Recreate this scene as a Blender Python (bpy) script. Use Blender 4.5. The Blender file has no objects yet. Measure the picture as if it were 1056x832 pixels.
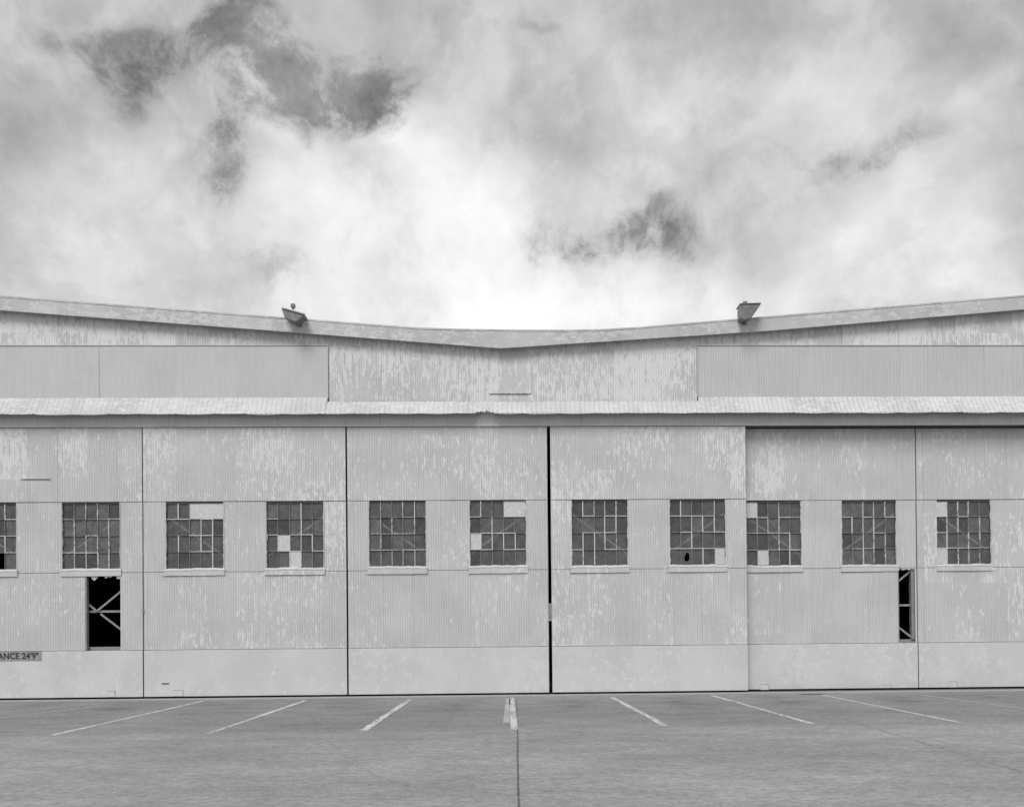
import bpy, math, random
from mathutils import Vector
random.seed(7)
C = bpy.context.scene.collection
D = bpy.data
R = math.radians
# ------------------------------------------------------------------ camera
FPX, CY, CH = 784.0, -21.3, 1.743
YAW, PIT, ROL, PX, PY = 0.02323, 0.0081, -0.00898, 534.3, 645.5
W0, H0 = 1056.0, 832.0
fwd = Vector((math.sin(YAW)*math.cos(PIT), math.cos(YAW)*math.cos(PIT), math.sin(PIT)))
r0 = Vector((math.cos(YAW), -math.sin(YAW), 0)); u0 = r0.cross(fwd)
rt = r0*math.cos(ROL)+u0*math.sin(ROL); up = -r0*math.sin(ROL)+u0*math.cos(ROL)
CAM = Vector((0, CY, CH))
def ray(px, py): return fwd+rt*((px-PX)/FPX)-up*((py-PY)/FPX)
def at(px, py, Y=0.0):
    d = ray(px, py); return CAM+d*((Y-CY)/d.y)
def gnd(px, py):
    d = ray(px, py); return CAM+d*(-CH/d.z)
cam = D.cameras.new('camera'); co = D.objects.new('camera', cam); C.objects.link(co)
from mathutils import Matrix
M = Matrix((rt, up, -fwd)).transposed().to_4x4(); M.translation = CAM
co.matrix_world = M
cam.sensor_width = 36; cam.sensor_fit = 'HORIZONTAL'; cam.lens = 36*FPX/W0
cam.shift_x = (W0/2-PX)/W0; cam.shift_y = (PY-H0/2)/W0
cam.clip_start = .1; cam.clip_end = 6000
bpy.context.scene.camera = co

# ------------------------------------------------------------------ helpers
class MB:
    def __init__(s): s.v = []; s.f = []; s.m = []; s.sm = []
    def face(s, pts, mi=0, smooth=False):
        n = len(s.v); s.v += [tuple(p) for p in pts]; s.f.append(tuple(range(n, n+len(pts)))); s.m.append(mi); s.sm.append(smooth)
    def box(s, x0, x1, y0, y1, z0, z1, mi=0):
        n = len(s.v)
        s.v += [(x0,y0,z0),(x1,y0,z0),(x1,y1,z0),(x0,y1,z0),(x0,y0,z1),(x1,y0,z1),(x1,y1,z1),(x0,y1,z1)]
        for f in ((0,3,2,1),(4,5,6,7),(0,1,5,4),(1,2,6,5),(2,3,7,6),(3,0,4,7)):
            s.f.append(tuple(n+i for i in f)); s.m.append(mi); s.sm.append(False)
    def bar(s, a, b, w, t, mi=0):
        a = Vector(a); b = Vector(b); d = (b-a).normalized()
        yv = Vector((0,1,0)); sd = d.cross(yv).normalized()*w/2; yv = sd.cross(d).normalized()*t/2
        n = len(s.v)
        for p in (a, b):
            for q in (sd+yv, -sd+yv, -sd-yv, sd-yv): s.v.append(tuple(p+q))
        for f in ((0,1,2,3),(7,6,5,4),(0,4,5,1),(1,5,6,2),(2,6,7,3),(3,7,4,0)):
            s.f.append(tuple(n+i for i in f)); s.m.append(mi); s.sm.append(False)
    def prism(s, poly, y0, y1, mi=0, scale=1.0, ctr=None):
        """poly in (x,z), counter-clockwise seen from -y, extruded from y0 to y1"""
        if ctr is None: ctr = (sum(p[0] for p in poly)/len(poly), sum(p[1] for p in poly)/len(poly))
        back = [(ctr[0]+(x-ctr[0])*scale, ctr[1]+(z-ctr[1])*scale) for x, z in poly]
        n = len(s.v); k = len(poly)
        s.v += [(x, y0, z) for x, z in poly]+[(x, y1, z) for x, z in back]
        s.f.append(tuple(range(n, n+k))); s.f.append(tuple(range(n+2*k-1, n+k-1, -1)))
        for i in range(k):
            j = (i+1) % k; s.f.append((n+i, n+k+i, n+k+j, n+j))
        s.m += [mi]*(k+2); s.sm += [False]*(k+2)
    def corr(s, x0, x1, z0, z1, y, amp=.0062, pitch=.0678, mi=0, sheet=.814, step=.0035, z0f=None, z1f=None, gapf=None):
        """corrugated sheets running side by side from x0 to x1, each a real wavy surface"""
        x = x0; k = 0
        first = math.floor(x0/sheet)
        while x < x1-1e-6:
            xe = min(x1, (math.floor(x/sheet+1e-6)+1)*sheet)
            rs = random.Random(int(round((x+200)*100))+int(z0*77))
            off = rs.uniform(-step, step)
            n = max(2, int(math.ceil((xe-x)/pitch*8)))
            b = len(s.v)
            for i in range(n+1):
                xx = x+(xe-x)*i/n
                yy = y+off+amp*math.cos(2*math.pi*xx/pitch)
                a = z0f(xx) if z0f else z0
                c = z1f(xx) if z1f else z1
                s.v += [(xx, yy, a), (xx, yy, c)]
            for i in range(n):
                p = b+2*i; s.f.append((p, p+2, p+3, p+1)); s.m.append(mi); s.sm.append(True)
            x = xe
    def build(s, name, mats, parent=None):
        me = D.meshes.new(name); me.from_pydata(s.v, [], s.f); 
        for m in (mats if isinstance(mats, (list, tuple)) else [mats]): me.materials.append(m)
        me.polygons.foreach_set('material_index', s.m); me.polygons.foreach_set('use_smooth', s.sm); me.update()
        o = D.objects.new(name, me); C.objects.link(o)
        if parent: o.parent = parent
        return o
def tag(o, label=None, cat=None, group=None, kind=None):
    for k, v in (('label', label), ('category', cat), ('group', group), ('kind', kind)):
        if v: o[k] = v
    return o
def empty(name, loc=(0,0,0)):
    o = D.objects.new(name, None); C.objects.link(o); o.location = loc; return o
def bevel(o, w=.005):
    m = o.modifiers.new('bevel', 'BEVEL'); m.width = w; m.segments = 2; m.limit_method = 'ANGLE'

# ------------------------------------------------------------------ materials
def newmat(name):
    m = D.materials.new(name); m.use_nodes = True; nt = m.node_tree
    return m, nt, nt.nodes['Principled BSDF']
class G:
    """small node-graph writer"""
    def __init__(s, nt): s.nt = nt
    def n(s, t, **k):
        n = s.nt.nodes.new(t)
        for a, v in k.items(): setattr(n, a, v)
        return n
    def link(s, a, b): s.nt.links.new(a, b)
    def put(s, sock, v):
        if isinstance(v, bpy.types.NodeSocket): s.link(v, sock)
        elif v is not None: sock.default_value = v
    def math(s, op, a, b=None, c=None, clamp=False):
        n = s.n('ShaderNodeMath', operation=op); n.use_clamp = clamp
        s.put(n.inputs[0], a); s.put(n.inputs[1], b); s.put(n.inputs[2], c); return n.outputs[0]
    def ramp(s, v, a, b, c=0.0, d=1.0, smooth=True):
        n = s.n('ShaderNodeMapRange'); n.interpolation_type = 'SMOOTHSTEP' if smooth else 'LINEAR'
        s.put(n.inputs['Value'], v)
        for k, q in zip(('From Min','From Max','To Min','To Max'), (a,b,c,d)): s.put(n.inputs[k], q)
        return n.outputs[0]
    def mix(s, f, a, b):
        return s.math('ADD', s.math('MULTIPLY', a, s.math('SUBTRACT', 1.0, f)), s.math('MULTIPLY', b, f))
    def pos(s, sx=1, sy=1, sz=1, off=(0,0,0)):
        g = s.n('ShaderNodeNewGeometry'); m = s.n('ShaderNodeMapping'); m.inputs['Scale'].default_value = (sx,sy,sz); m.inputs['Location'].default_value = off
        s.link(g.outputs['Position'], m.inputs['Vector']); return m.outputs[0]
    def noise(s, vec, scale=1, detail=4, rough=.5, dist=0.0):
        n = s.n('ShaderNodeTexNoise'); s.link(vec, n.inputs['Vector'])
        n.inputs['Scale'].default_value = scale; n.inputs['Detail'].default_value = detail
        n.inputs['Roughness'].default_value = rough; n.inputs['Distortion'].default_value = dist
        return n.outputs['Fac']
    def sep(s, v):
        n = s.n('ShaderNodeSeparateXYZ'); s.link(v, n.inputs[0]); return n.outputs
    def grey(s, v):
        n = s.n('ShaderNodeCombineColor')
        for i in range(3): s.link(v, n.inputs[i])
        return n.outputs[0]
    def white(s, vec):
        n = s.n('ShaderNodeTexWhiteNoise'); n.noise_dimensions = '3D'; s.link(vec, n.inputs['Vector']); return n.outputs['Value']

def painted(name, base=.50, peel=.66, cover=.5, sx=9.5, sz=3.1, rough=.6, seams=True, metal=0.0, dirt=.12, off=(0,0,0)):
    """old grey paint with lighter patches where the top coat has flaked in vertical strips"""
    m, nt, bs = newmat(name); g = G(nt)
    p = g.pos(1,1,1,off)
    x, y, z = g.sep(g.pos())
    # sheet index: flaking differs from sheet to sheet
    cell = g.n('ShaderNodeCombineXYZ')
    g.link(g.math('FLOOR', g.math('DIVIDE', x, .814)), cell.inputs[0])
    g.link(g.math('FLOOR', g.math('ADD', g.math('DIVIDE', z, 2.03), off[0])), cell.inputs[2])
    sh = g.white(cell.outputs[0]) if seams else .5
    big = g.noise(g.pos(.38,.38,.55,off), 1, 3, .5)
    st = g.noise(g.pos(sx,1,sz,off), 1, 5, .62, .35)
    st2 = g.noise(g.pos(sx*2.6,1,sz*3,off), 1, 3, .6)
    v = g.math('ADD', g.math('MULTIPLY', st, .66), g.math('MULTIPLY', st2, .34))
    thr = g.math('SUBTRACT', .655-.17*cover, g.math('MULTIPLY', g.math('SUBTRACT', big, .5), .30))
    thr = g.math('SUBTRACT', thr, g.math('MULTIPLY', g.math('SUBTRACT', sh, .5), .10))
    thr = g.math('SUBTRACT', thr, g.ramp(z, 5.2, 5.7, -.012, .022))
    pk = g.ramp(g.math('SUBTRACT', v, thr), -.018, .035)
    # general tone
    t1 = g.noise(g.pos(.8,.8,.8,off), 1, 6, .6)
    t2 = g.noise(g.pos(14,4,1.2,off), 1, 3, .5)
    vs = .03 if seams else .006
    tone = g.math('ADD', g.ramp(t1, .3, .7, 1-dirt*.6, 1+dirt*.4), g.ramp(t2, .3, .7, -vs, vs))
    tone = g.math('ADD', tone, g.math('MULTIPLY', g.math('SUBTRACT', sh, .5), .035))
    col = g.mix(pk, g.math('MULTIPLY', tone, base), peel)
    sp = g.noise(g.pos(30,30,18,off), 1, 2, .5)
    col = g.math('MULTIPLY', col, g.ramp(sp, .66, .78, 1.0, .82))
    g.link(g.grey(col), bs.inputs['Base Color'])
    bs.inputs['Roughness'].default_value = rough; bs.inputs['Specular IOR Level'].default_value = .35
    b = g.n('ShaderNodeBump'); b.inputs['Strength'].default_value = .35; b.inputs['Distance'].default_value = .004
    g.link(g.math('ADD', g.math('MULTIPLY', pk, -1.0), g.math('MULTIPLY', t1, 2.0)), b.inputs['Height']); g.link(b.outputs[0], bs.inputs['Normal'])
    return m
def plain(name, v, rough=.6, var=.15, sc=6, metal=0.0):
    m, nt, bs = newmat(name); g = G(nt)
    t = g.noise(g.pos(sc,sc,sc), 1, 5, .6)
    g.link(g.grey(g.ramp(t, .3, .7, v*(1-var), v*(1+var))), bs.inputs['Base Color'])
    bs.inputs['Roughness'].default_value = rough; bs.inputs['Metallic'].default_value = metal
    return m
M_door = [painted('door_paint_%d' % i, .545, .675, c, off=(i*7.3, 0, i*3.1)) for i, c in enumerate((.55,.62,.50,.55,.42,.45))]
M_mid = M_door
M_gable = painted('gable_paint', .535, .675, .80, sx=9.5, sz=2.8, off=(3,0,9))
M_cover = painted('cover_panel_paint', .52, .60, -.5, sx=10, sz=1.5, dirt=.06, off=(9,0,2))
M_kick = painted('kick_plate_paint', .59, .64, .62, sx=4.5, sz=4, seams=False, off=(1,0,5))
M_header = painted('header_paint', .55, .62, -.1, sx=5, sz=2, off=(4,0,4))
M_fascia = painted('fascia_paint', .50, .59, .6, sx=3.5, sz=6, seams=False, off=(14,0,4), dirt=.2)
M_canopy = painted('canopy_paint', .55, .64, .6, seams=False, sx=5, sz=10, off=(24,0,4), dirt=.22)
M_sill = painted('sill_paint', .60, .70, .5, sx=9, sz=9)
M_bar = plain('glazing_bar_paint', .52, .6, .4, 30)
M_bar = painted('glazing_bar_paint', .26, .60, 1.3, sx=30, sz=8, dirt=.3)
M_bardim = plain('glazing_bar_rust', .22, .7, .4, 30)
M_board = plain('pane_board', .56, .6, .10, 12)
M_dark = plain('dark_gap', .04, .9)
M_int = plain('interior_steel', .10, .9)
M_brace = plain('brace_steel', .27, .6, .15, 10)
M_roof = plain('roof_sheet', .35, .6)
M_trim = plain('edge_trim', .42, .6, .12, 5)

# header gets a pale streaked spot under the torn canopy edge
def header_spot(m, x0):
    nt = m.node_tree; g = G(nt); bs = nt.nodes['Principled BSDF']
    src = bs.inputs['Base Color'].links[0].from_socket
    x, y, z = g.sep(g.pos())
    n = g.noise(g.pos(9,9,7), 1, 6, .75)
    d = g.math('ABSOLUTE', g.math('SUBTRACT', x, x0))
    wd = g.math('ADD', .24, g.math('MULTIPLY', g.math('SUBTRACT', 7.75, z), .35))
    f = g.ramp(g.math('SUBTRACT', g.math('ADD', wd, g.math('MULTIPLY', g.math('SUBTRACT', n, .5), .70)), d), -.03, .07, 0, .95)
    mx = g.n('ShaderNodeMix', data_type='RGBA'); g.link(f, mx.inputs[0]); g.link(src, mx.inputs[6]); mx.inputs[7].default_value = (.72,.72,.72,1)
    g.link(mx.outputs[2], bs.inputs['Base Color'])

def glassmat(name, v, tr):
    m, nt, bs = newmat(name); g = G(nt)
    # wired, dusty glass: fine vertical ribs and streaks of dirt
    t = g.noise(g.pos(40,40,6), 1, 4, .65)
    t2 = g.noise(g.pos(5,5,5), 1, 3, .5)
    c = g.math('MULTIPLY', g.ramp(t, .3, .7, v*.8, v*1.25), g.ramp(t2, .3, .7, .85, 1.15))
    g.link(g.grey(c), bs.inputs['Base Color']); bs.inputs['Roughness'].default_value = .28
    bs.inputs['Specular IOR Level'].default_value = .45
    b = g.n('ShaderNodeBump'); b.inputs['Strength'].default_value = .5; b.inputs['Distance'].default_value = .003
    g.link(t, b.inputs['Height']); g.link(b.outputs[0], bs.inputs['Normal'])
    tp = g.n('ShaderNodeBsdfTransparent'); mx = g.n('ShaderNodeMixShader'); mx.inputs[0].default_value = tr
    out = nt.nodes['Material Output']; g.link(bs.outputs[0], mx.inputs[1]); g.link(tp.outputs[0], mx.inputs[2]); g.link(mx.outputs[0], out.inputs['Surface'])
    return m
M_glass = [glassmat('dusty_glass', .205, .50), glassmat('dirty_glass', .225, .44), glassmat('clear_glass', .18, .56)]

# ------------------------------------------------------------------ ground
ja, jb = gnd(533.2, 722), gnd(534.6, 817); JSL = (ja.x-jb.x)/(ja.y-jb.y); JX0 = ja.x-JSL*ja.y
def ground_mat():
    m, nt, bs = newmat('apron_concrete'); g = G(nt)
    x, y, z = g.sep(g.pos())
    wob = g.math('MULTIPLY', g.math('SUBTRACT', g.noise(g.pos(.9,.9,.9), 1, 6, .7), .5), .16)
    big = g.noise(g.pos(.16,.30,.3), 1, 5, .6)
    med = g.noise(g.pos(.9,1.8,1), 1, 6, .65)
    fine = g.noise(g.pos(22,22,22), 1, 4, .7)
    agg = g.noise(g.pos(90,90,90), 1, 2, .6)
    # oily darker bays where vehicles park, paler traffic lane
    yb = g.math('ADD', y, g.math('MULTIPLY', g.math('SUBTRACT', med, .5), .9))
    park = g.ramp(yb, -7.9, -7.1)
    col = g.ramp(big, .3, .7, .255, .325)
    col = g.math('MULTIPLY', col, g.ramp(med, .28, .72, .86, 1.13))
    spot = g.ramp(g.noise(g.pos(1.6,2.2,1,(31,8,0)), 1, 3, .55), .70, .76, 0, .28)
    col = g.math('MULTIPLY', col, g.math('SUBTRACT', 1.0, spot))
    grit = g.noise(g.pos(7,11,7), 1, 6, .78)
    col = g.math('MULTIPLY', col, g.ramp(grit, .30, .70, .74, 1.22))
    col = g.math('MULTIPLY', col, g.ramp(fine, .25, .75, .84, 1.15))
    col = g.math('MULTIPLY', col, g.ramp(agg, .3, .7, .88, 1.10))
    pit = g.ramp(g.noise(g.pos(13,17,9,(3,8,1)), 1, 3, .6), .66, .74)
    col = g.math('MULTIPLY', col, g.math('SUBTRACT', 1.0, g.math('MULTIPLY', pit, .35)))
    col = g.math('MULTIPLY', col, g.math('SUBTRACT', 1.0, g.math('MULTIPLY', park, .17)))
    # oil stains between the painted lines
    u = g.math('PINGPONG', g.math('SUBTRACT', x, .28), 1.365)
    oil = g.math('MULTIPLY', g.ramp(u, .5, 1.3), g.ramp(y, -5.6, -3.2))
    oil = g.math('MULTIPLY', oil, g.ramp(y, -2.2, -.9, 1, 0))
    oil = g.math('MULTIPLY', oil, g.ramp(g.noise(g.pos(.8,1.1,1,(5,5,0)), 1, 4, .6), .38, .66))
    col = g.math('MULTIPLY', col, g.math('SUBTRACT', 1.0, g.math('MULTIPLY', oil, .32)))
    # tyre scuffs and smears running along the building
    sc = g.ramp(g.noise(g.pos(.35,5.5,1,(2,1,0)), 1, 5, .7), .58, .72)
    col = g.math('MULTIPLY', col, g.math('SUBTRACT', 1.0, g.math('MULTIPLY', sc, .20)))
    pa = g.ramp(g.noise(g.pos(.5,4.2,1,(12,7,0)), 1, 5, .7), .60, .74)
    col = g.math('ADD', col, g.math('MULTIPLY', pa, .05))
    # slab joints (open and ragged), parallel to the bay lines and one along the wall
    def joint(coord, at_, w, depth, rag):
        d = g.math('ABSOLUTE', g.math('SUBTRACT', coord, at_))
        d = g.math('SUBTRACT', d, g.math('MULTIPLY', g.math('SUBTRACT', rag, .5), w*4.5))
        return g.math('MULTIPLY', g.ramp(d, w*.6, w*1.4, 1, 0), depth)
    rag = g.noise(g.pos(9,9,9), 1, 5, .75)
    xw = g.math('ADD', x, g.math('MULTIPLY', wob, .35))
    far = g.ramp(y, -7.8, -7.0, 1.0, .45)
    xs_ = g.math('ADD', xw, g.math('MULTIPLY', y, -JSL))
    j = g.math('MULTIPLY', joint(xs_, JX0, .012, .62, rag), far)
    ca, cb_ = gnd(872, 742), gnd(1025, 787); sl2 = (ca.x-cb_.x)/(ca.y-cb_.y)
    x2 = g.math('ADD', g.math('ADD', x, g.math('MULTIPLY', wob, .9)), g.math('MULTIPLY', y, -sl2))
    j2 = g.math('MULTIPLY', joint(x2, ca.x-sl2*ca.y, .016, .6, rag), g.ramp(y, -7.2, -5.8, 1, 0))
    j = g.math('MAXIMUM', j, g.math('MULTIPLY', j2, g.ramp(med, .40, .56, .15, 1)))
    for xx, w, dp in ((-5.7,.010,.16), (-11.8,.012,.2), (12.7,.012,.2)):
        j = g.math('MAXIMUM', j, joint(xw, xx, w, dp, rag))
    yw = g.math('ADD', y, g.math('MULTIPLY', wob, .5))
    for yy, dp in ((-7.55,.22),):
        j = g.math('MAXIMUM', j, joint(yw, yy, .012, dp, rag))
    # hairline cracks
    vo = g.n('ShaderNodeTexVoronoi'); vo.feature = 'DISTANCE_TO_EDGE'; vo.inputs['Scale'].default_value = 1
    wv = g.n('ShaderNodeVectorMath', operation='ADD'); g.link(g.pos(.22,.30,.3), wv.inputs[0])
    nn = g.n('ShaderNodeTexNoise'); nn.inputs['Scale'].default_value = 1.1; nn.inputs['Detail'].default_value = 7
    g.link(g.pos(), nn.inputs['Vector']); ms = g.n('ShaderNodeVectorMath', operation='SCALE'); ms.inputs['Scale'].default_value = .35
    g.link(nn.outputs['Color'], ms.inputs[0]); g.link(ms.outputs[0], wv.inputs[1]); g.link(wv.outputs[0], vo.inputs['Vector'])
    hc = g.math('MULTIPLY', g.ramp(vo.outputs['Distance'], .001, .006, 1, 0), g.ramp(g.noise(g.pos(.25,.25,.25,(4,4,4)), 1, 2), .50, .62, 0, .22))
    j = g.math('MAXIMUM', j, hc)
    col = g.math('MULTIPLY', col, g.math('SUBTRACT', 1.0, j))
    g.link(g.grey(col), bs.inputs['Base Color']); bs.inputs['Roughness'].default_value = .85
    bs.inputs['Specular IOR Level'].default_value = .3
    b = g.n('ShaderNodeBump'); b.inputs['Strength'].default_value = .6; b.inputs['Distance'].default_value = .012
    g.link(g.math('SUBTRACT', g.math('ADD', g.math('MULTIPLY', fine, .35), g.math('MULTIPLY', agg, .2)), j), b.inputs['Height']); g.link(b.outputs[0], bs.inputs['Normal'])
    return m
m = MB(); m.face([(-2500,-2500,0),(2500,-2500,0),(2500,2500,0),(-2500,2500,0)])
tag(m.build('ground', ground_mat()), 'weathered grey concrete apron in front of the hangar doors', 'ground', kind='structure')
# pale concrete strip at the foot of the doors, carrying the door rail
m = MB(); m.box(-24, 24, -.62, -.10, -.05, .012)
M_strip = plain('sill_concrete', .33, .85, .12, 3)
tag(m.build('concrete_strip', M_strip), 'pale narrow concrete strip along the foot of the doors', 'pavement', kind='structure')

def linemat(name, v, wear):
    m, nt, bs = newmat(name); g = G(nt)
    n = g.noise(g.pos(14,5,1), 1, 6, .7); n2 = g.noise(g.pos(2,.8,1), 1, 3, .5)
    f = g.ramp(g.math('ADD', g.math('MULTIPLY', n, .7), g.math('MULTIPLY', n2, .3)), wear-.02, wear+.07)
    g.link(g.grey(g.mix(f, v*1.0, .29)), bs.inputs['Base Color']); bs.inputs['Roughness'].default_value = .8
    return m
M_line = linemat('line_paint', .58, .49); M_linefaint = linemat('faint_line_paint', .40, .50); M_old = linemat('old_line_paint', .44, .49)
def parkline(pa, pb, w, mat, label, group='white parking bay lines'):
    a = gnd(*pa); b = gnd(*pb); m = MB(); n = 30; rs = random.Random(int(pa[0]*10))
    pts = []
    for i in range(n+1):
        x = a.x+(b.x-a.x)*i/n; yy = a.y+(b.y-a.y)*i/n; h = .004
        pts.append((x-w/2+rs.uniform(-.008,.008), x+w/2+rs.uniform(-.008,.008), yy, h))
    for i in range(n):
        p, q = pts[i], pts[i+1]
        m.face([(q[0],q[2],q[3]),(q[1],q[2],q[3]),(p[1],p[2],p[3]),(p[0],p[2],p[3])])
    tag(m.build('parking_line', mat), label, 'painted line', group, 'structure')
parkline((105,727.5), (-60,747), .10, M_linefaint, 'faint painted bay line at the far left edge')
parkline((210,722.5), (53,758), .12, M_line, 'long slanting white bay line second from the left')
parkline((315,722), (214,756.5), .12, M_line, 'white bay line third from the left, below the two boarded panes')
parkline((423,721), (374,753.5), .14, M_line, 'white bay line just left of the centre lines')
parkline((527.5,719.5), (530.5,752), .13, M_line, 'bright white bay line in the centre beside the dark joint')
parkline((524,720), (522,745), .12, M_old, 'old worn bay line left of the bright centre line')
parkline((631.5,719), (687,748.5), .13, M_line, 'white bay line right of the centre lines')
parkline((735,717), (838,746), .13, M_line, 'white bay line below the overlapping door edge')
parkline((848,716.5), (990,744.7), .11, M_line, 'long slanting white bay line on the right')
parkline((950,716), (1080,734), .10, M_linefaint, 'faint bay line at the far right edge')
m = MB(); p = at(838, 716, -.9); rs = random.Random(3)
pp = gnd(838, 715.6); 
m.face([(pp.x+.36*math.cos(a)*rs.uniform(.8,1.1), pp.y+.16*math.sin(a)*rs.uniform(.7,1.1), .006) for a in [i*math.pi/9 for i in range(18)]])
tag(m.build('oil_stain', plain('stain', .07, .5)), 'small dark oily stain on the ground near the right doors', 'stain', kind='structure')

# ------------------------------------------------------------------ hangar
hangar = empty('hangar', (0,0,0))
tag(hangar, 'long grey corrugated hangar with peeling paint, sliding doors and a shallow valley roof', 'hangar')
XL, XR = -24.0, 24.0
# roof line measured on the fascia
FY = -.22
def P2(px, py, Y=FY):
    p = at(px, py, Y); return (p.x, p.z)
def ext(a, b, x):
    t = (x-a[0])/(b[0]-a[0]); return (x, a[1]+(b[1]-a[1])*t)
tl0, tl1 = P2(0,305.3), P2(400,336.0)
tr0, tr1 = P2(660,337.6), P2(1045,305.8)
bl0, bl1 = P2(0,319.8), P2(264,339.6)
br0, br1 = P2(792,341.0), P2(1045,319.8)
va = P2(516,359.0)
top = [ext(tl0, tl1, XL), tl1, P2(430,338.3), P2(470,339.6), P2(528,340.4), P2(590,340.6), P2(625,339.8), tr0, ext(tr0, tr1, XR)]
bot = [ext(br0, br1, XR), br0, va, bl1, ext(bl0, bl1, XL)]
m = MB()
m.prism(list(reversed(top))[::-1][::-1][::-1] if False else (bot[::-1]+top[::-1]), FY, FY+.05)
# thin top capping strip standing a little proud of the fascia board
for a, b in zip(top[:-1], top[1:]):
    m.prism([(a[0],a[1]-.03),(b[0],b[1]-.03),(b[0],b[1]+.015),(a[0],a[1]+.015)], FY-.010, FY-.002)
rs = random.Random(21); x = XL+1
def topz(x):
    for a, b in zip(top[:-1], top[1:]):
        if a[0] <= x <= b[0]: return a[1]+(b[1]-a[1])*(x-a[0])/(b[0]-a[0])
def botz(x):
    q = bot[::-1]
    for a, b in zip(q[:-1], q[1:]):
        if a[0] <= x <= b[0]: return a[1]+(b[1]-a[1])*(x-a[0])/(b[0]-a[0])
while x < XR-1:
    m.box(x, x+.02, FY-.006, FY-.001, botz(x)+.012, topz(x)-.045); x += rs.uniform(2.2, 3.4)
m.build('fascia', M_fascia, hangar)
# soffit behind the fascia
def roofz(x):
    if x < va[0]: return ext(bl1, va, x)[1] if x > bl1[0] else ext(bl0, bl1, x)[1]
    return ext(va, br0, x)[1] if x < br0[0] else ext(br0, br1, x)[1]
m = MB()
xs = [XL, bl1[0], va[0], br0[0], XR]
for a, b in zip(xs[:-1], xs[1:]):
    za, zb = roofz(a), roofz(b)
    m.prism([(a,za+.06),(b,zb+.06),(b,zb+.22),(a,za+.22)], FY+.052, 32)
m.build('roof', M_roof, hangar)
# gable wall
PBz = 8.34; PTz = 9.765
xa = at(338.5, 380, -.03).x; xb = at(719, 380, -.03).x
m = MB()
m.corr(XL, xa, PTz-.02, 0, 0, z1f=lambda x: roofz(x)+.10)
m.corr(xa, xb, 8.20, 0, 0, z1f=lambda x: roofz(x)+.10)
m.corr(xb, XR, PTz-.02, 0, 0, z1f=lambda x: roofz(x)+.10)
m.build('gable_wall', M_gable, hangar)
# cover panels over the old clerestory
for x0, x1, nm, amp, segs in ((XL, xa-.01, 'cover_panel', .0015, 4), (xb+.01, XR, 'cover_panel', .006, 4)):
    m = MB()
    m.corr(x0, x1, PBz-.06, PTz, -.035, amp=amp, step=.003, sheet=2.7135 if amp < .004 else .814)
    m.box(x0, x1, -.052, -.02, PTz+.012, PTz+.03)
    e = x1 if x0 == XL else x0
    m.box(e-.008, e+.008, -.05, 0, PBz, PTz+.03)
    if x0 == XL:
        xs_ = at(102, 385, -.03).x; m.box(xs_-.008, xs_+.008, -.046, -.03, PBz, PTz)
    m.box(x0, x1, -.02, .02, PBz+.02, PTz+.01, 1)
    o = m.build(nm, [M_cover, M_dark], hangar)
    o['label'] = 'smooth unpeeled cover panel' if x0 == XL else 'finely ribbed unpeeled cover panel'
# small patch sheet at the centre
a = at(505, 405.5, -.02); b = at(547.5, 375, -.02)
m = MB(); m.box(a.x, b.x, -.024, -.012, a.z, b.z)
m.box(a.x-.02, a.x+1.1, -.036, -.012, a.z-.008, a.z+.004); m.box(b.x-.010, b.x+.006, -.03, -.012, a.z, b.z)
m.build('patch_sheet', M_gable, hangar)
# slit/dark lap below gable wall
m = MB(); m.box(xa, xb, -.03, -.012, 8.205, 8.218); m.build('lap_strip', M_dark, hangar)

# canopy: overlapping sloping sheets with an uneven lower edge
cxm = at(501, 426, -.38).x
m = MB(); x = XL; rs = random.Random(11)
while x < XR:
    xe = min(XR, x+.95); dz = rs.uniform(-.012,.012); dy = rs.uniform(-.008,.008)
    topz = (8.225 if xa < (x+xe)/2 < xb else 8.335)
    n = 56; b = len(m.v)
    for i in range(n+1):
        xx = x-.02+(xe-x+.02)*i/n; w = .011*math.cos(2*math.pi*xx/.1356)
        tz = 8.215 if xa-.02 < xx < xb+.02 else 8.33
        sag = .014*math.sin(math.pi*(xx-x)/.95)
        d = abs(xx-cxm); lift = .038*max(0, 1-max(0, d-.16)/.20) if d < .36 else 0
        lift += (rs.uniform(-.02,.02) if lift > 0 else rs.uniform(-.004,.004))
        lo = 7.80+dz-sag+lift
        m.v += [(xx, -.335+dy+w-lift*.3, lo), (xx, -.18+dy+w, (lo+tz)/2+.02), (xx, -.045+w, tz)]
    for i in range(n):
        p = b+3*i
        m.f += [(p, p+3, p+4, p+1), (p+1, p+4, p+5, p+2)]; m.m += [0,0]; m.sm += [True, True]
    x = xe
# lower nosing folded back under the sheets
m.box(XL, cxm-.33, -.325, -.305, 7.802, 7.815); m.box(cxm+.33, XR, -.325, -.305, 7.802, 7.815)
m.build('canopy', M_canopy, hangar)
# header beam over the tracks
header_spot(M_header, cxm+.02)
m = MB(); x = XL; rs = random.Random(5)
while x < XR:
    xe = min(XR, x+.94); m.box(x+.002, xe-.002, -.062+rs.uniform(-.004,.004), .0, 7.52, 8.19); x = xe
m.build('header', M_header, hangar)
m = MB(); m.box(XL, XR, 0, .22, 7.56, 7.7); m.box(XL, XR, .22, .27, 7.50, 7.7)
m.box(XL, XR, .02, .06, 7.50, 7.56)
m.box(XL, XR, .30, .36, 7.46, 7.72, 0)
m.build('door_track', M_int, hangar)
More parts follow.
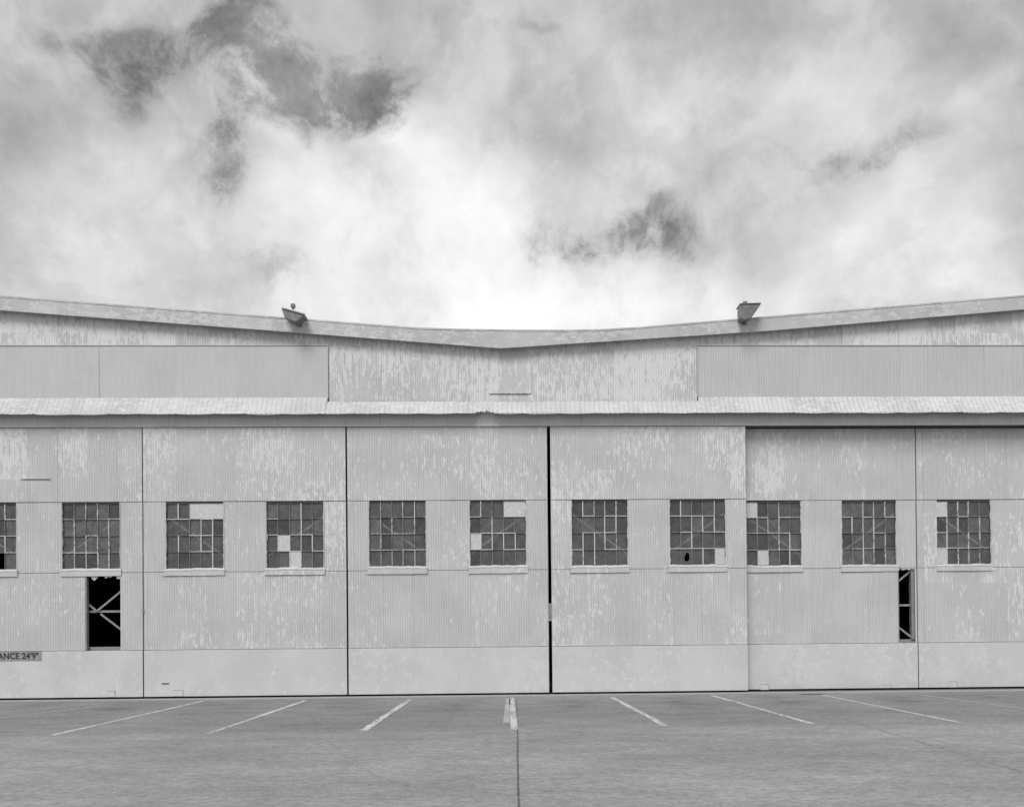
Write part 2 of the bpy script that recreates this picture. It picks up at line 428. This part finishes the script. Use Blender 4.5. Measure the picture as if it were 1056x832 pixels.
# backing above the doors, side, back walls (enclosed dark interior)
m = MB()
m.box(XL, XR, .05, .10, 7.7, 13.6) if False else None
m.prism([(XL,7.72),(XR,7.72),(XR,roofz(XR)+.05),(va[0],roofz(va[0])+.05),(XL,roofz(XL)+.05)], .10, .14)
m.box(XL, XL+.1, .14, 32, 0, roofz(XL)+.05); m.box(XR-.1, XR, .14, 32, 0, roofz(XR)+.05)
m.box(XL, XR, 31.8, 31.9, 0, 12.5)
m.build('inner_wall', M_int, hangar)
m = MB(); m.box(XL, XR, .5, 31.8, -.02, .008); m.build('floor', M_int, hangar)
# wall beyond the outermost doors
m = MB(); m.corr(XL, -15.56, .05, 7.5, 0); m.build('wall', M_door[0], hangar)
m = MB(); m.corr(17.66, XR, .05, 7.5, .3); m.build('wall', M_door[5], hangar)
# guide rail in the ground
m = MB(); m.box(XL, XR, -.05, .45, -.05, .006); m.build('door_rail', M_int, hangar)

ZK, ZS, ZH, ZT = 1.345, 3.50, 5.455, 7.505      # seams: kick plate, sill belt, head belt, top
def window(leaf, x, y, w, zb, zt, boards=(), missing=(), broken=None, seed=0, matd=None, clipx=None):
    rs = random.Random(seed)
    m = MB()   # materials: 0..2 glass, 3 bar, 4 dim bar, 5 board, 6 paint, 7 dark
    yg = y+.055
    cx = [x+w*i/5+(rs.uniform(-.012,.012) if 0 < i < 5 else 0) for i in range(6)]
    cz = [zt-(zt-zb)*i/4+(rs.uniform(-.012,.012) if 0 < i < 4 else 0) for i in range(5)]
    for r in range(4):
        for c in range(5):
            x0, x1, z1, z0 = cx[c], cx[c+1], cz[r], cz[r+1]
            if (c, r) in missing: continue
            if (c, r) in boards:
                m.box(x0, x1, yg-.022, yg-.012, z0, z1, 5); continue
            ty = rs.uniform(-.002,.002); gm = rs.choice((0,0,0,1,1,2))
            if broken == (c, r):
                n = 20; hx, hz = (x0+x1)/2+.02, (z0+z1)/2-.015
                out = []; inn = []
                for k in range(n):
                    a = 2*math.pi*(k+.5)/n; dx, dz = math.cos(a), math.sin(a)
                    t = min(((x1 if dx > 0 else x0)-hx)/dx, ((z1 if dz > 0 else z0)-hz)/dz)
                    out.append((hx+dx*t, yg, hz+dz*t)); rr = rs.uniform(.75,1.05)
                    inn.append((hx+dx*.078*rr+.015*math.sin(a), yg, hz+dz*.145*rr))
                for k in range(n):
                    j = (k+1) % n; m.face([out[k], inn[k], inn[j], out[j]][::-1], gm)
                continue
            m.face([(x0,yg+ty,z0),(x1,yg-ty,z0),(x1,yg-ty,z1),(x0,yg+ty,z1)], gm)
    # glazing bars: each length painted, flaked or rusted on its own
    for i in range(1, 5):
        for r in range(4):
            if (i-1, r) in boards and (i, r) in boards: continue
            q = rs.random(); wd = .027 if q < .4 else (.018 if q < .75 else .012)
            mi = 3 if q < .58 else 4; j = rs.uniform(-.004,.004)
            m.box(cx[i]-wd/2+j, cx[i]+wd/2+j, yg-.03, yg+.012, cz[r+1]+.002, cz[r]-.002, mi)
    for r in range(1, 4):
        for c in range(5):
            if (c, r) in boards and (c, r-1) in boards: continue
            q = rs.random(); wd = .021 if q < .4 else (.015 if q < .7 else .010)
            mi = 3 if q < .58 else 4; j = rs.uniform(-.004,.004)
            m.box(cx[c]+.002, cx[c+1]-.002, yg-.033, yg+.010, cz[r]-wd/2+j, cz[r]+wd/2+j, mi)
    # steel frame and ragged painted reveal
    fr = .02
    m.box(x-fr, x+.012, yg-.03, yg+.03, zb, zt, 7); m.box(x+w-.012, x+w+fr, yg-.03, yg+.03, zb, zt, 7)
    m.box(x-fr, x+w+fr, yg-.035, yg+.03, zt-.03, zt+.03, 7); m.box(x-fr, x+w+fr, yg-.03, yg+.03, zb-.03, zb+.012, 4)
    for sx in (0, 1):
        zz = zb
        xe = x-.014 if sx == 0 else x+w+.014
        pw = rs.uniform(.01,.03)
        while zz < zt-.01:
            ze = min(zt, zz+rs.uniform(.05,.16)); nw = rs.uniform(.004,.034)
            s_ = 1 if sx == 0 else -1
            q = [(xe,yg-.040,zz),(xe+s_*pw,yg-.040,zz),(xe+s_*nw,yg-.040,ze),(xe,yg-.040,ze)]
            m.face(q if sx == 0 else q[::-1], 6); pw = nw; zz = ze
        m.box(xe-.006, xe+.006, y-.012, yg-.036, zb, zt, 6)
    o = m.build('window', M_glass+[M_bar, M_bardim, M_board, matd or M_sill, M_int], leaf)
    # sill and apron flashing under the window
    s = MB(); zz = zb-.02; n = 12; ed = []
    for i in range(n+1):
        xx = x-.045+(w+.09)*i/n; ed.append((xx, zb-.01+rs.uniform(-.012,.012)))
    for (a, za), (b, zb_) in zip(ed[:-1], ed[1:]):
        s.face([(a,y-.035,za-.025),(b,y-.035,zb_-.025),(b,y+.035,zb_+.022),(a,y+.035,za+.022)])
        s.face([(a,y-.035,za-.05),(b,y-.035,zb_-.05),(b,y-.035,zb_-.025),(a,y-.035,za-.025)])
    lo = 3.405
    s.box(x-.04, x+w+.04, y-.028, y-.012, lo, zb-.045, 1)
    s.box(x-.03-rs.uniform(0,.1), x+w*rs.uniform(.7,1.0), y-.033, y-.012, lo-.004, lo+.002, 1)
    s.build('sill', [M_sill, leaf.data.materials[0]], leaf)

def leaf(x0, x1, y, mat, wins, hole=None, label=None, seed=1, zoff=0.0):
    """one sliding door: corrugated cladding in three bands over a flat kick plate, two windows"""
    m = MB(); WW = 1.575
    zb, zt = 3.605+zoff, 5.445+zoff
    m.corr(x0, x1, ZH+.006, ZT, y-.012)
    xs = [x0]
    for w in wins: xs += [w['x'], w['x']+WW]
    xs.append(x1)
    for i in range(0, len(xs), 2):
        m.corr(xs[i], xs[i+1], ZS+.006, ZH-.006, y)
    for w in wins: m.corr(w['x'], w['x']+WW, ZS+.006, zb-.012, y)
    if hole:
        hx0, hx1, hz0, hz1 = hole
        m.corr(x0, hx0, ZK+.006, ZS-.006, y)
        if x1-hx1 > .05: m.corr(hx1, x1, ZK+.006, ZS-.006, y)
        rs = random.Random(seed); rag = {}
        m.corr(hx0, hx1, hz1, ZS-.006, y, z0f=lambda x: hz1+.03*math.sin(x*17+seed)+.02*math.sin(x*41)-(.05 if math.sin(x*9+seed*2) > .7 else 0))
    else:
        m.corr(x0, x1, ZK+.006, ZS-.006, y)
    # frame edges of the door, top cap and side stiles
    m.box(x0, x0+.02, y+.012, y+.12, .06, ZT, 1); m.box(x1-.02, x1, y+.012, y+.12, .06, ZT, 1)
    m.box(x0, x1, y-.022, y-.004, ZT-.03, ZT+.001, 0)
    o = m.build('sliding_door', [mat, M_brace], hangar)
    if label: o['label'] = label
    for k, w in enumerate(wins):
        window(o, w['x'], y, WW, zb, zt, w.get('b', ()), w.get('m', ()), w.get('br'), seed*10+k)
    k = MB(); k.box(x0, x1, y-.018, y+.006, .055, ZK-.006)
    kk = k.build('kick_plate', M_kick, o); bevel(kk, .004)
    # steel bracing on the inside: rails, stiles and diagonals
    f = MB(); yb = y+.15; h = .05
    xm = (x0+x1)/2
    for z in (ZS, ZH, ZT-.06): f.box(x0+.02, x1-.02, yb-.03, yb+.03, z-.06, z+.01)
    f.box(x0+.02, x1-.02, yb-.05, yb+.05, ZK-.08, ZK+.10)
    f.box(x0+.02, x1-.02, yb-.02, yb+.02, 2.40, 2.46)
    for z in (ZS,): pass
    f.box(xm-.035, xm+.035, yb+.03, yb+.09, .06, ZT)
    f.box(x1-.09, x1-.03, yb+.031, yb+.091, .06, ZT); f.box(x0+.03, x0+.09, yb+.031, yb+.091, .06, ZT)
    yd = yb-.045
    f.bar((x0+.1,yd,ZH-.05), (xm,yd,ZS+.02), .055, .02); f.bar((xm,yd,ZS+.02), (x1-.1,yd,ZH-.05), .055, .02)
    for s_ in (1, -1):
        xe = x1-.04 if s_ == 1 else x0+.04; nx = xe-s_*1.27; xi = xe-s_*2.5
        f.bar((nx,yd,2.44), (xe,yd,ZS-.02), .05, .02)
        f.bar((xi,yd,ZS-.02), (nx,yd,2.44), .05, .02); f.bar((nx+s_*.1,yd+.004,2.36), (xe,yd+.004,ZK+.1), .05, .02)
        f.bar((xe-.0,yd,ZH), (xe-s_*2.7,yd,ZT-.05), .05, .02)
    f.build('brace_frame', M_brace, o)
    return o
def plate(leafo, px, py0, py1, w, y, dark=False):
    a = at(px, py1, y-.02); b = at(px+w, py0, y-.02)
    m = MB(); m.box(a.x, b.x, y-.026, y-.0185, a.z, b.z)
    t = .007
    m.box(b.x, b.x+t, y-.03, y-.0185, a.z, b.z, 1); m.box(a.x, b.x, y-.03, y-.0185, b.z, b.z+t, 1)
    m.build('access_plate', [M_kick, M_bardim], leafo)
A0, A1 = -15.55, -9.905
h0 = at(90, 669, 0); h1 = at(124, 594.5, 0)
lA = leaf(A0, A1, 0, M_door[0], [dict(x=-14.93, m=((3,3),), b=()), dict(x=-12.10)], (h0.x, h1.x, ZK+.01, h1.z), 'leaf with a square opening torn below its right window', 1)
lB = leaf(-9.872, -4.285, 0, M_door[1], [dict(x=-9.255, b=((2,0),(3,0),(4,0))), dict(x=-6.485, b=((1,2),(2,3)))], None, None, 2, -.01)
lC = leaf(-4.238, 1.338, 0, M_door[2], [dict(x=-3.64), dict(x=-.83, b=((3,0),(4,0),(0,2)))], None, None, 3, .015)
lD = leaf(1.445, 6.965, 0, M_door[3], [dict(x=2.03), dict(x=4.80, b=((4,3),), br=(1,3))], None, 'leaf overlapping its right neighbour', 4, .0)
e0 = at(927, 662, .3); e1 = at(944, 586, .3)
EX1 = at(945, 560, .3).x-.01
lE = leaf(6.43, EX1, .3, M_door[4], [dict(x=7.075, b=((0,0),(1,3))), dict(x=9.835)], (e0.x, EX1-.05, ZK+.01, e1.z), 'leaf with a narrow upright opening at its right edge', 5, -.01)
lF = leaf(EX1+.03, 17.63, .3, M_door[5], [dict(x=12.60, b=((0,0),(0,3))), dict(x=15.4)], None, None, 6, -.01)
# trim of the narrow opening
m = MB(); m.box(EX1-.12, EX1-.03, .36, .42, ZK+.1, ZS); m.box(e0.x-.01, e0.x+.012, .29, .36, ZK+.02, ZS-.05)
m.build('stile', M_brace, lE)
m = MB(); m.box(h0.x-.05, h0.x-.005, -.022, .10, ZK+.02, h1.z-.02); m.build('stile', M_brace, lA)
plate(lA, 109.5, 712.2, 718.3, 9, 0); plate(lB, 178.5, 711.5, 717.2, 10, 0)
plate(lE, 784, 705.5, 711, 9, .3); plate(lE, 910, 705.8, 709, 9, .3); plate(lF, 978, 702.5, 708.5, 9, .3)
# dark vent slit in the second door's kick plate, lap slit in the first door's upper band
a = at(170.5, 704.5, -.02)
m = MB()
m.box(a.x-.085, a.x+.085, -.03, -.0185, a.z-.013, a.z+.013, 1); m.box(a.x-.10, a.x+.10, -.045, -.0185, a.z+.013, a.z+.02, 0)
m.build('vent_slot', [M_kick, M_dark], lB)
a = at(21, 494, -.03); b = at(52, 494.6, -.03)
m = MB(); m.box(a.x, b.x, -.045, -.010, a.z+.002, a.z+.014, 0); m.box(a.x+.1, b.x-.05, -.026, -.0215, a.z-.014, a.z+.002, 1)
m.build('lap_flashing', [M_door[0], M_int], lA)
# latch bridging the gap between the two centre doors
a = at(566.5, 640, 0); b = at(566.5, 622, 0)
m = MB(); m.box(1.339, 1.444, -.01, .03, a.z, b.z); m.box(1.36, 1.40, -.03, -.01, a.z+.10, a.z+.26, 1); m.box(1.375, 1.43, -.022, -.01, b.z-.14, b.z-.05, 0)
o = m.build('latch', [M_brace, M_bardim], lC)
# ragged edge strips on both sides of the centre gap
m = MB(); m.box(1.338, 1.352, -.016, .08, .06, 7.5); m.build('edge_strip', M_trim, lC)
m = MB(); a = at(148.3, 630, 0); m.box(a.x-.03, a.x+.015, -.04, -.013, a.z-.05, a.z+.05); m.build('latch', M_bardim, lA)

# ------------------------------------------------------------------ sign
def text_mesh(txt, size, name):
    cu = D.curves.new(name, 'FONT'); cu.body = txt; cu.size = size; cu.extrude = .0015; cu.offset = .006; cu.space_character = 1.02
    o = D.objects.new(name, cu); C.objects.link(o); bpy.context.view_layer.update()
    me = D.meshes.new_from_object(o.evaluated_get(bpy.context.evaluated_depsgraph_get())); D.objects.remove(o)
    return me
b = at(42.5, 671.3, -.03); a = at(0, 681, -.03)
sign = empty('clearance_sign', (b.x-1.0, -.03, a.z))
tag(sign, "narrow grey CLEARANCE 24'9\" sign with dark letters on the far left door", 'sign')
m = MB(); sw = 1.93; sh = b.z-a.z
m.box(1.0-sw, 1.0, -.004, .008, 0, sh)
m.build('sign_board', plain('sign_board_paint', .30, .7, .2, 8), sign)
me = text_mesh("CLEARANCE 24'9\"", .235, 'lettering')
w_ = max(v.co.x for v in me.vertices)-min(v.co.x for v in me.vertices)
mn = min(v.co.x for v in me.vertices)
k_ = 1.76/w_
for v in me.vertices:
    x_, y_, z_ = v.co; v.co = (.93-1.76+(x_-mn)*k_, -.0075-z_, .045+y_)
me.materials.append(plain('sign_letter_paint', .035, .8, .4, 30))
t = D.objects.new('lettering', me); C.objects.link(t); t.parent = sign

# ------------------------------------------------------------------ floodlights on the roof edge
M_lamp = plain('lamp_housing', .18, .5, .2, 8); M_lid_lit = plain('lamp_lid_lit', .45, .4, .1, 8)
M_lens = plain('lamp_glass', .30, .15, .1, 20)
def flood(px, py, poly, knob, label, y0=-.55, lid=.02, bracket=None):
    o_ = at(px, py, y0); root = empty('floodlight', o_)
    tag(root, label, 'floodlight', 'floodlights on the roof edge')
    k = (y0-CY)/FPX
    P = [((x-px)*k, (py-z)*k) for x, z in poly]
    m = MB(); m.prism(P[::-1], 0, .34, 0, .82); o = m.build('housing', M_lamp, root); bevel(o, .012)
    # lid: flat plate over the top edge, lit top painted in as a paler tone
    a, b = P[0], P[1]; m = MB()
    nx, nz = -(b[1]-a[1]), (b[0]-a[0]); L = math.hypot(nx, nz); nx, nz = nx/L, nz/L
    e = .012
    m.prism([(a[0]+nx*e,a[1]+nz*e),(b[0]+nx*e,b[1]+nz*e),(b[0]+nx*(e+lid),b[1]+nz*(e+lid)),(a[0]+nx*(e+lid),a[1]+nz*(e+lid))], -.03, .36)
    o = m.build('lid', M_lid_lit, root); bevel(o, .004)
    kx0, kx1, kz0, kz1 = [(knob[0]-px)*k, (knob[1]-px)*k, (py-knob[3])*k, (py-knob[2])*k]
    m = MB(); m.box(kx0, kx1, .06, .06+kx1-kx0, kz0+(kz1-kz0)*.45, kz1); o = m.build('cap', M_lamp, root); bevel(o, .008)
    m = MB(); c = (kx0+kx1)/2; m.box(c-.018, c+.018, .09, .13, kz0-.02, kz0+(kz1-kz0)*.45); m.build('neck', M_bardim, root)
    # arm from the housing back down over the fascia
    q = P[3]; m = MB(); bx, bz = (P[2][0]+P[3][0])/2, (P[2][1]+P[3][1])/2
    m.bar((bx,.12,bz+.06), (bx+.001,-y0+FY-.02,bz+.0), .06, .05); m.box(bx-.05, bx+.05, -y0+FY-.03, -y0+FY-.003, bz-.04, bz+.04)
    o = m.build('bracket', M_lamp, root)
    return root
flood(301, 325, [(290.5,318.6),(313.5,325),(307.5,330.0),(304,331.6),(293.5,327.5)], (299,303.2,311.8,318.5), 'left of the two floodlights, tilted, its lid painted in a lit tone', lid=.035)
flood(772, 321, [(762.6,314),(785.3,313.2),(775.2,327.6),(768,330.0),(763,327.8)], (767.4,771.8,309.2,313), 'right of the two floodlights, dark and level with a slanted side', lid=.012)

# ------------------------------------------------------------------ sky and light
wd = D.worlds.new('World'); bpy.context.scene.world = wd; wd.use_nodes = True; nt = wd.node_tree; g = G(nt)
bg = nt.nodes['Background']
SUN_EL, SUN_AZ = 50, 203           # azimuth measured clockwise from +Y
sky = g.n('ShaderNodeTexSky', sky_type='NISHITA'); sky.sun_disc = False
sky.sun_elevation = R(SUN_EL); sky.sun_rotation = R(SUN_AZ)
bw = g.n('ShaderNodeRGBToBW'); g.link(sky.outputs[0], bw.inputs[0])
tc = g.n('ShaderNodeTexCoord')
dirv = tc.outputs['Generated']
def vm(op, a, b=None, sc=None):
    n = g.n('ShaderNodeVectorMath', operation=op)
    for i, q in enumerate((a, b)):
        if q is None: continue
        if isinstance(q, bpy.types.NodeSocket): g.link(q, n.inputs[i])
        else: n.inputs[i].default_value = q
    if sc is not None: n.inputs['Scale'].default_value = sc
    return n
def noisec(vec, scale, detail, rough=.55, off=(0,0,0)):
    mp = g.n('ShaderNodeMapping'); mp.inputs['Location'].default_value = off; g.link(vec, mp.inputs[0])
    n = g.n('ShaderNodeTexNoise'); n.inputs['Scale'].default_value = scale; n.inputs['Detail'].default_value = detail; n.inputs['Roughness'].default_value = rough
    g.link(mp.outputs[0], n.inputs['Vector']); return n
def warp(vec, scale, amt, detail, off):
    n = noisec(vec, scale, detail, .6, off)
    c = vm('SUBTRACT', n.outputs['Color'], (.5,.5,.5)); s_ = vm('SCALE', c.outputs[0], None, amt)
    return vm('ADD', vec, s_.outputs[0]).outputs[0]
d1 = warp(dirv, 5.0, .10, 3, (1,2,3))
# cloud features and painted edge fall-off live in plain direction space: slope to the side (u) and upwards (v) of the world +Y direction
def uv(vec):
    x, y, z = g.sep(vec); yy = g.math('MAXIMUM', y, .05); c = g.n('ShaderNodeCombineXYZ')
    g.link(g.math('DIVIDE', x, yy), c.inputs[0]); g.link(g.math('DIVIDE', z, yy), c.inputs[1]); return c.outputs[0]
UV = uv(d1); UVH = uv(warp(d1, 11.0, .085, 6, (4,2,3)))
def blob(px, py, rx, ry, ang, w, src=None):
    d = ray(px, py); u, v = d.x/d.y, d.z/d.y
    mp = g.n('ShaderNodeMapping'); mp.vector_type = 'TEXTURE'
    g.link(src or UV, mp.inputs[0]); mp.inputs['Location'].default_value = (u, v, 0); mp.inputs['Rotation'].default_value = (0,0,math.radians(ang))
    mp.inputs['Scale'].default_value = (rx*1.75/FPX, ry*1.75/FPX, 1)
    ln = g.n('ShaderNodeVectorMath', operation='LENGTH'); g.link(mp.outputs[0], ln.inputs[0])
    return g.ramp(ln.outputs['Value'], 0.0, 1.0, w, 0.0)
def summ(L):
    s_ = L[0]
    for q in L[1:]: s_ = g.math('ADD', s_, q)
    return s_
def wt(b, a): return g.math('MULTIPLY', b, a)
HO = (0, 0)
holes = summ([blob(*q, src=UVH) for q in (
    (306,82,92,42,-16,.98), (262,60,60,36,-25,.35), (375,84,52,42,0,.42), (310,112,22,20,0,.3), (140,58,58,54,-30,.62), (195,36,80,22,0,.40),
    (243,155,50,60,-30,.55), (628,248,90,29,8,.74), (668,236,40,22,20,.16), (580,258,36,16,0,.22), (900,148,70,18,20,.36), (830,168,130,22,12,.28),
    (950,110,60,30,30,.22), (540,34,34,12,0,.35), (285,285,58,34,0,.42), (240,215,40,30,0,.30), (40,35,60,20,0,.3))])
wisp = noisec(d1, 13.0, 7, .70, (7,1,0)).outputs['Fac']
f1 = noisec(d1, 4.6, 5, .58, (3,3,3)).outputs['Fac']; f2 = noisec(dirv, 12, 7, .66, (9,3,3)).outputs['Fac']
ww = g.ramp(g.math('ADD', wt(wisp, .75), wt(f2, .25)), .36, .62, .36, 1.35)
hole = g.ramp(g.math('MULTIPLY', holes, ww), .05, .88, 0, .95)
z = g.sep(dirv)[2]
base = g.ramp(z, .34, .66, .71, .55)
light = summ([blob(*q) for q in ((450,290,220,75,0,.08), (560,330,230,50,0,.16), (395,130,62,30,-35,.30), (270,110,60,30,-40,.12), (120,180,60,30,20,.08), (350,205,90,50,0,.12), (420,250,60,40,0,.08),
    (885,240,110,24,50,.12), (985,92,75,14,32,.10), (540,215,90,50,0,.12), (940,310,140,40,0,.06), (600,90,120,60,0,.06))])
dim = summ([blob(*q) for q in ((10,80,190,150,0,.20), (1075,190,110,190,0,.20), (860,20,260,60,0,.14), (0,260,170,150,0,.14), (60,310,160,50,0,.04), (200,300,60,30,0,.08), (465,262,36,16,0,.08))])  # broad side blobs paint lens fall-off into the sky, the small ones dim clouds
cb = summ([base, light, wt(dim, -.5), wt(g.math('SUBTRACT', f1, .5), .62), wt(g.math('SUBTRACT', f2, .5), .42)])
f3 = noisec(d1, 7.5, 6, .62, (1,8,5)).outputs['Fac']
cb = summ([cb, g.ramp(f3, .45, .57, -.038, .036), wt(g.math('SUBTRACT', f3, .5), .12)])
cb = g.math('MAXIMUM', cb, .18)
clear = summ([g.math('MULTIPLY', bw.outputs[0], .075), wt(g.math('SUBTRACT', wisp, .5), -.55), wt(g.math('SUBTRACT', f2, .5), .5)])
clear = g.math('MAXIMUM', g.math('ADD', clear, .135), .12)
val = g.mix(hole, cb, clear)
wd.cycles.sampling_method = 'MANUAL'; wd.cycles.sample_map_resolution = 256
g.link(g.grey(val), bg.inputs['Color']); bg.inputs['Strength'].default_value = 1.0
sl = D.lights.new('sun', 'SUN'); sl.energy = 2.25; sl.angle = R(26); sl.color = (1,1,1)
so = D.objects.new('sun', sl); C.objects.link(so)
sd = Vector((math.sin(R(SUN_AZ))*math.cos(R(SUN_EL)), math.cos(R(SUN_AZ))*math.cos(R(SUN_EL)), math.sin(R(SUN_EL))))
so.rotation_euler = sd.to_track_quat('Z', 'Y').to_euler(); so.location = (0,-10,30)
sc = bpy.context.scene
sc.view_settings.view_transform = 'Standard'; sc.view_settings.look = 'None'; sc.view_settings.gamma = 1; sc.view_settings.exposure = 0
sc.view_settings.use_curve_mapping = False
sc.cycles.use_adaptive_sampling = True; sc.cycles.adaptive_threshold = .02
sc.cycles.max_bounces = 4; sc.cycles.diffuse_bounces = 2; sc.cycles.glossy_bounces = 2; sc.cycles.transparent_max_bounces = 8
sc.render.resolution_x = 1024; sc.render.resolution_y = 806
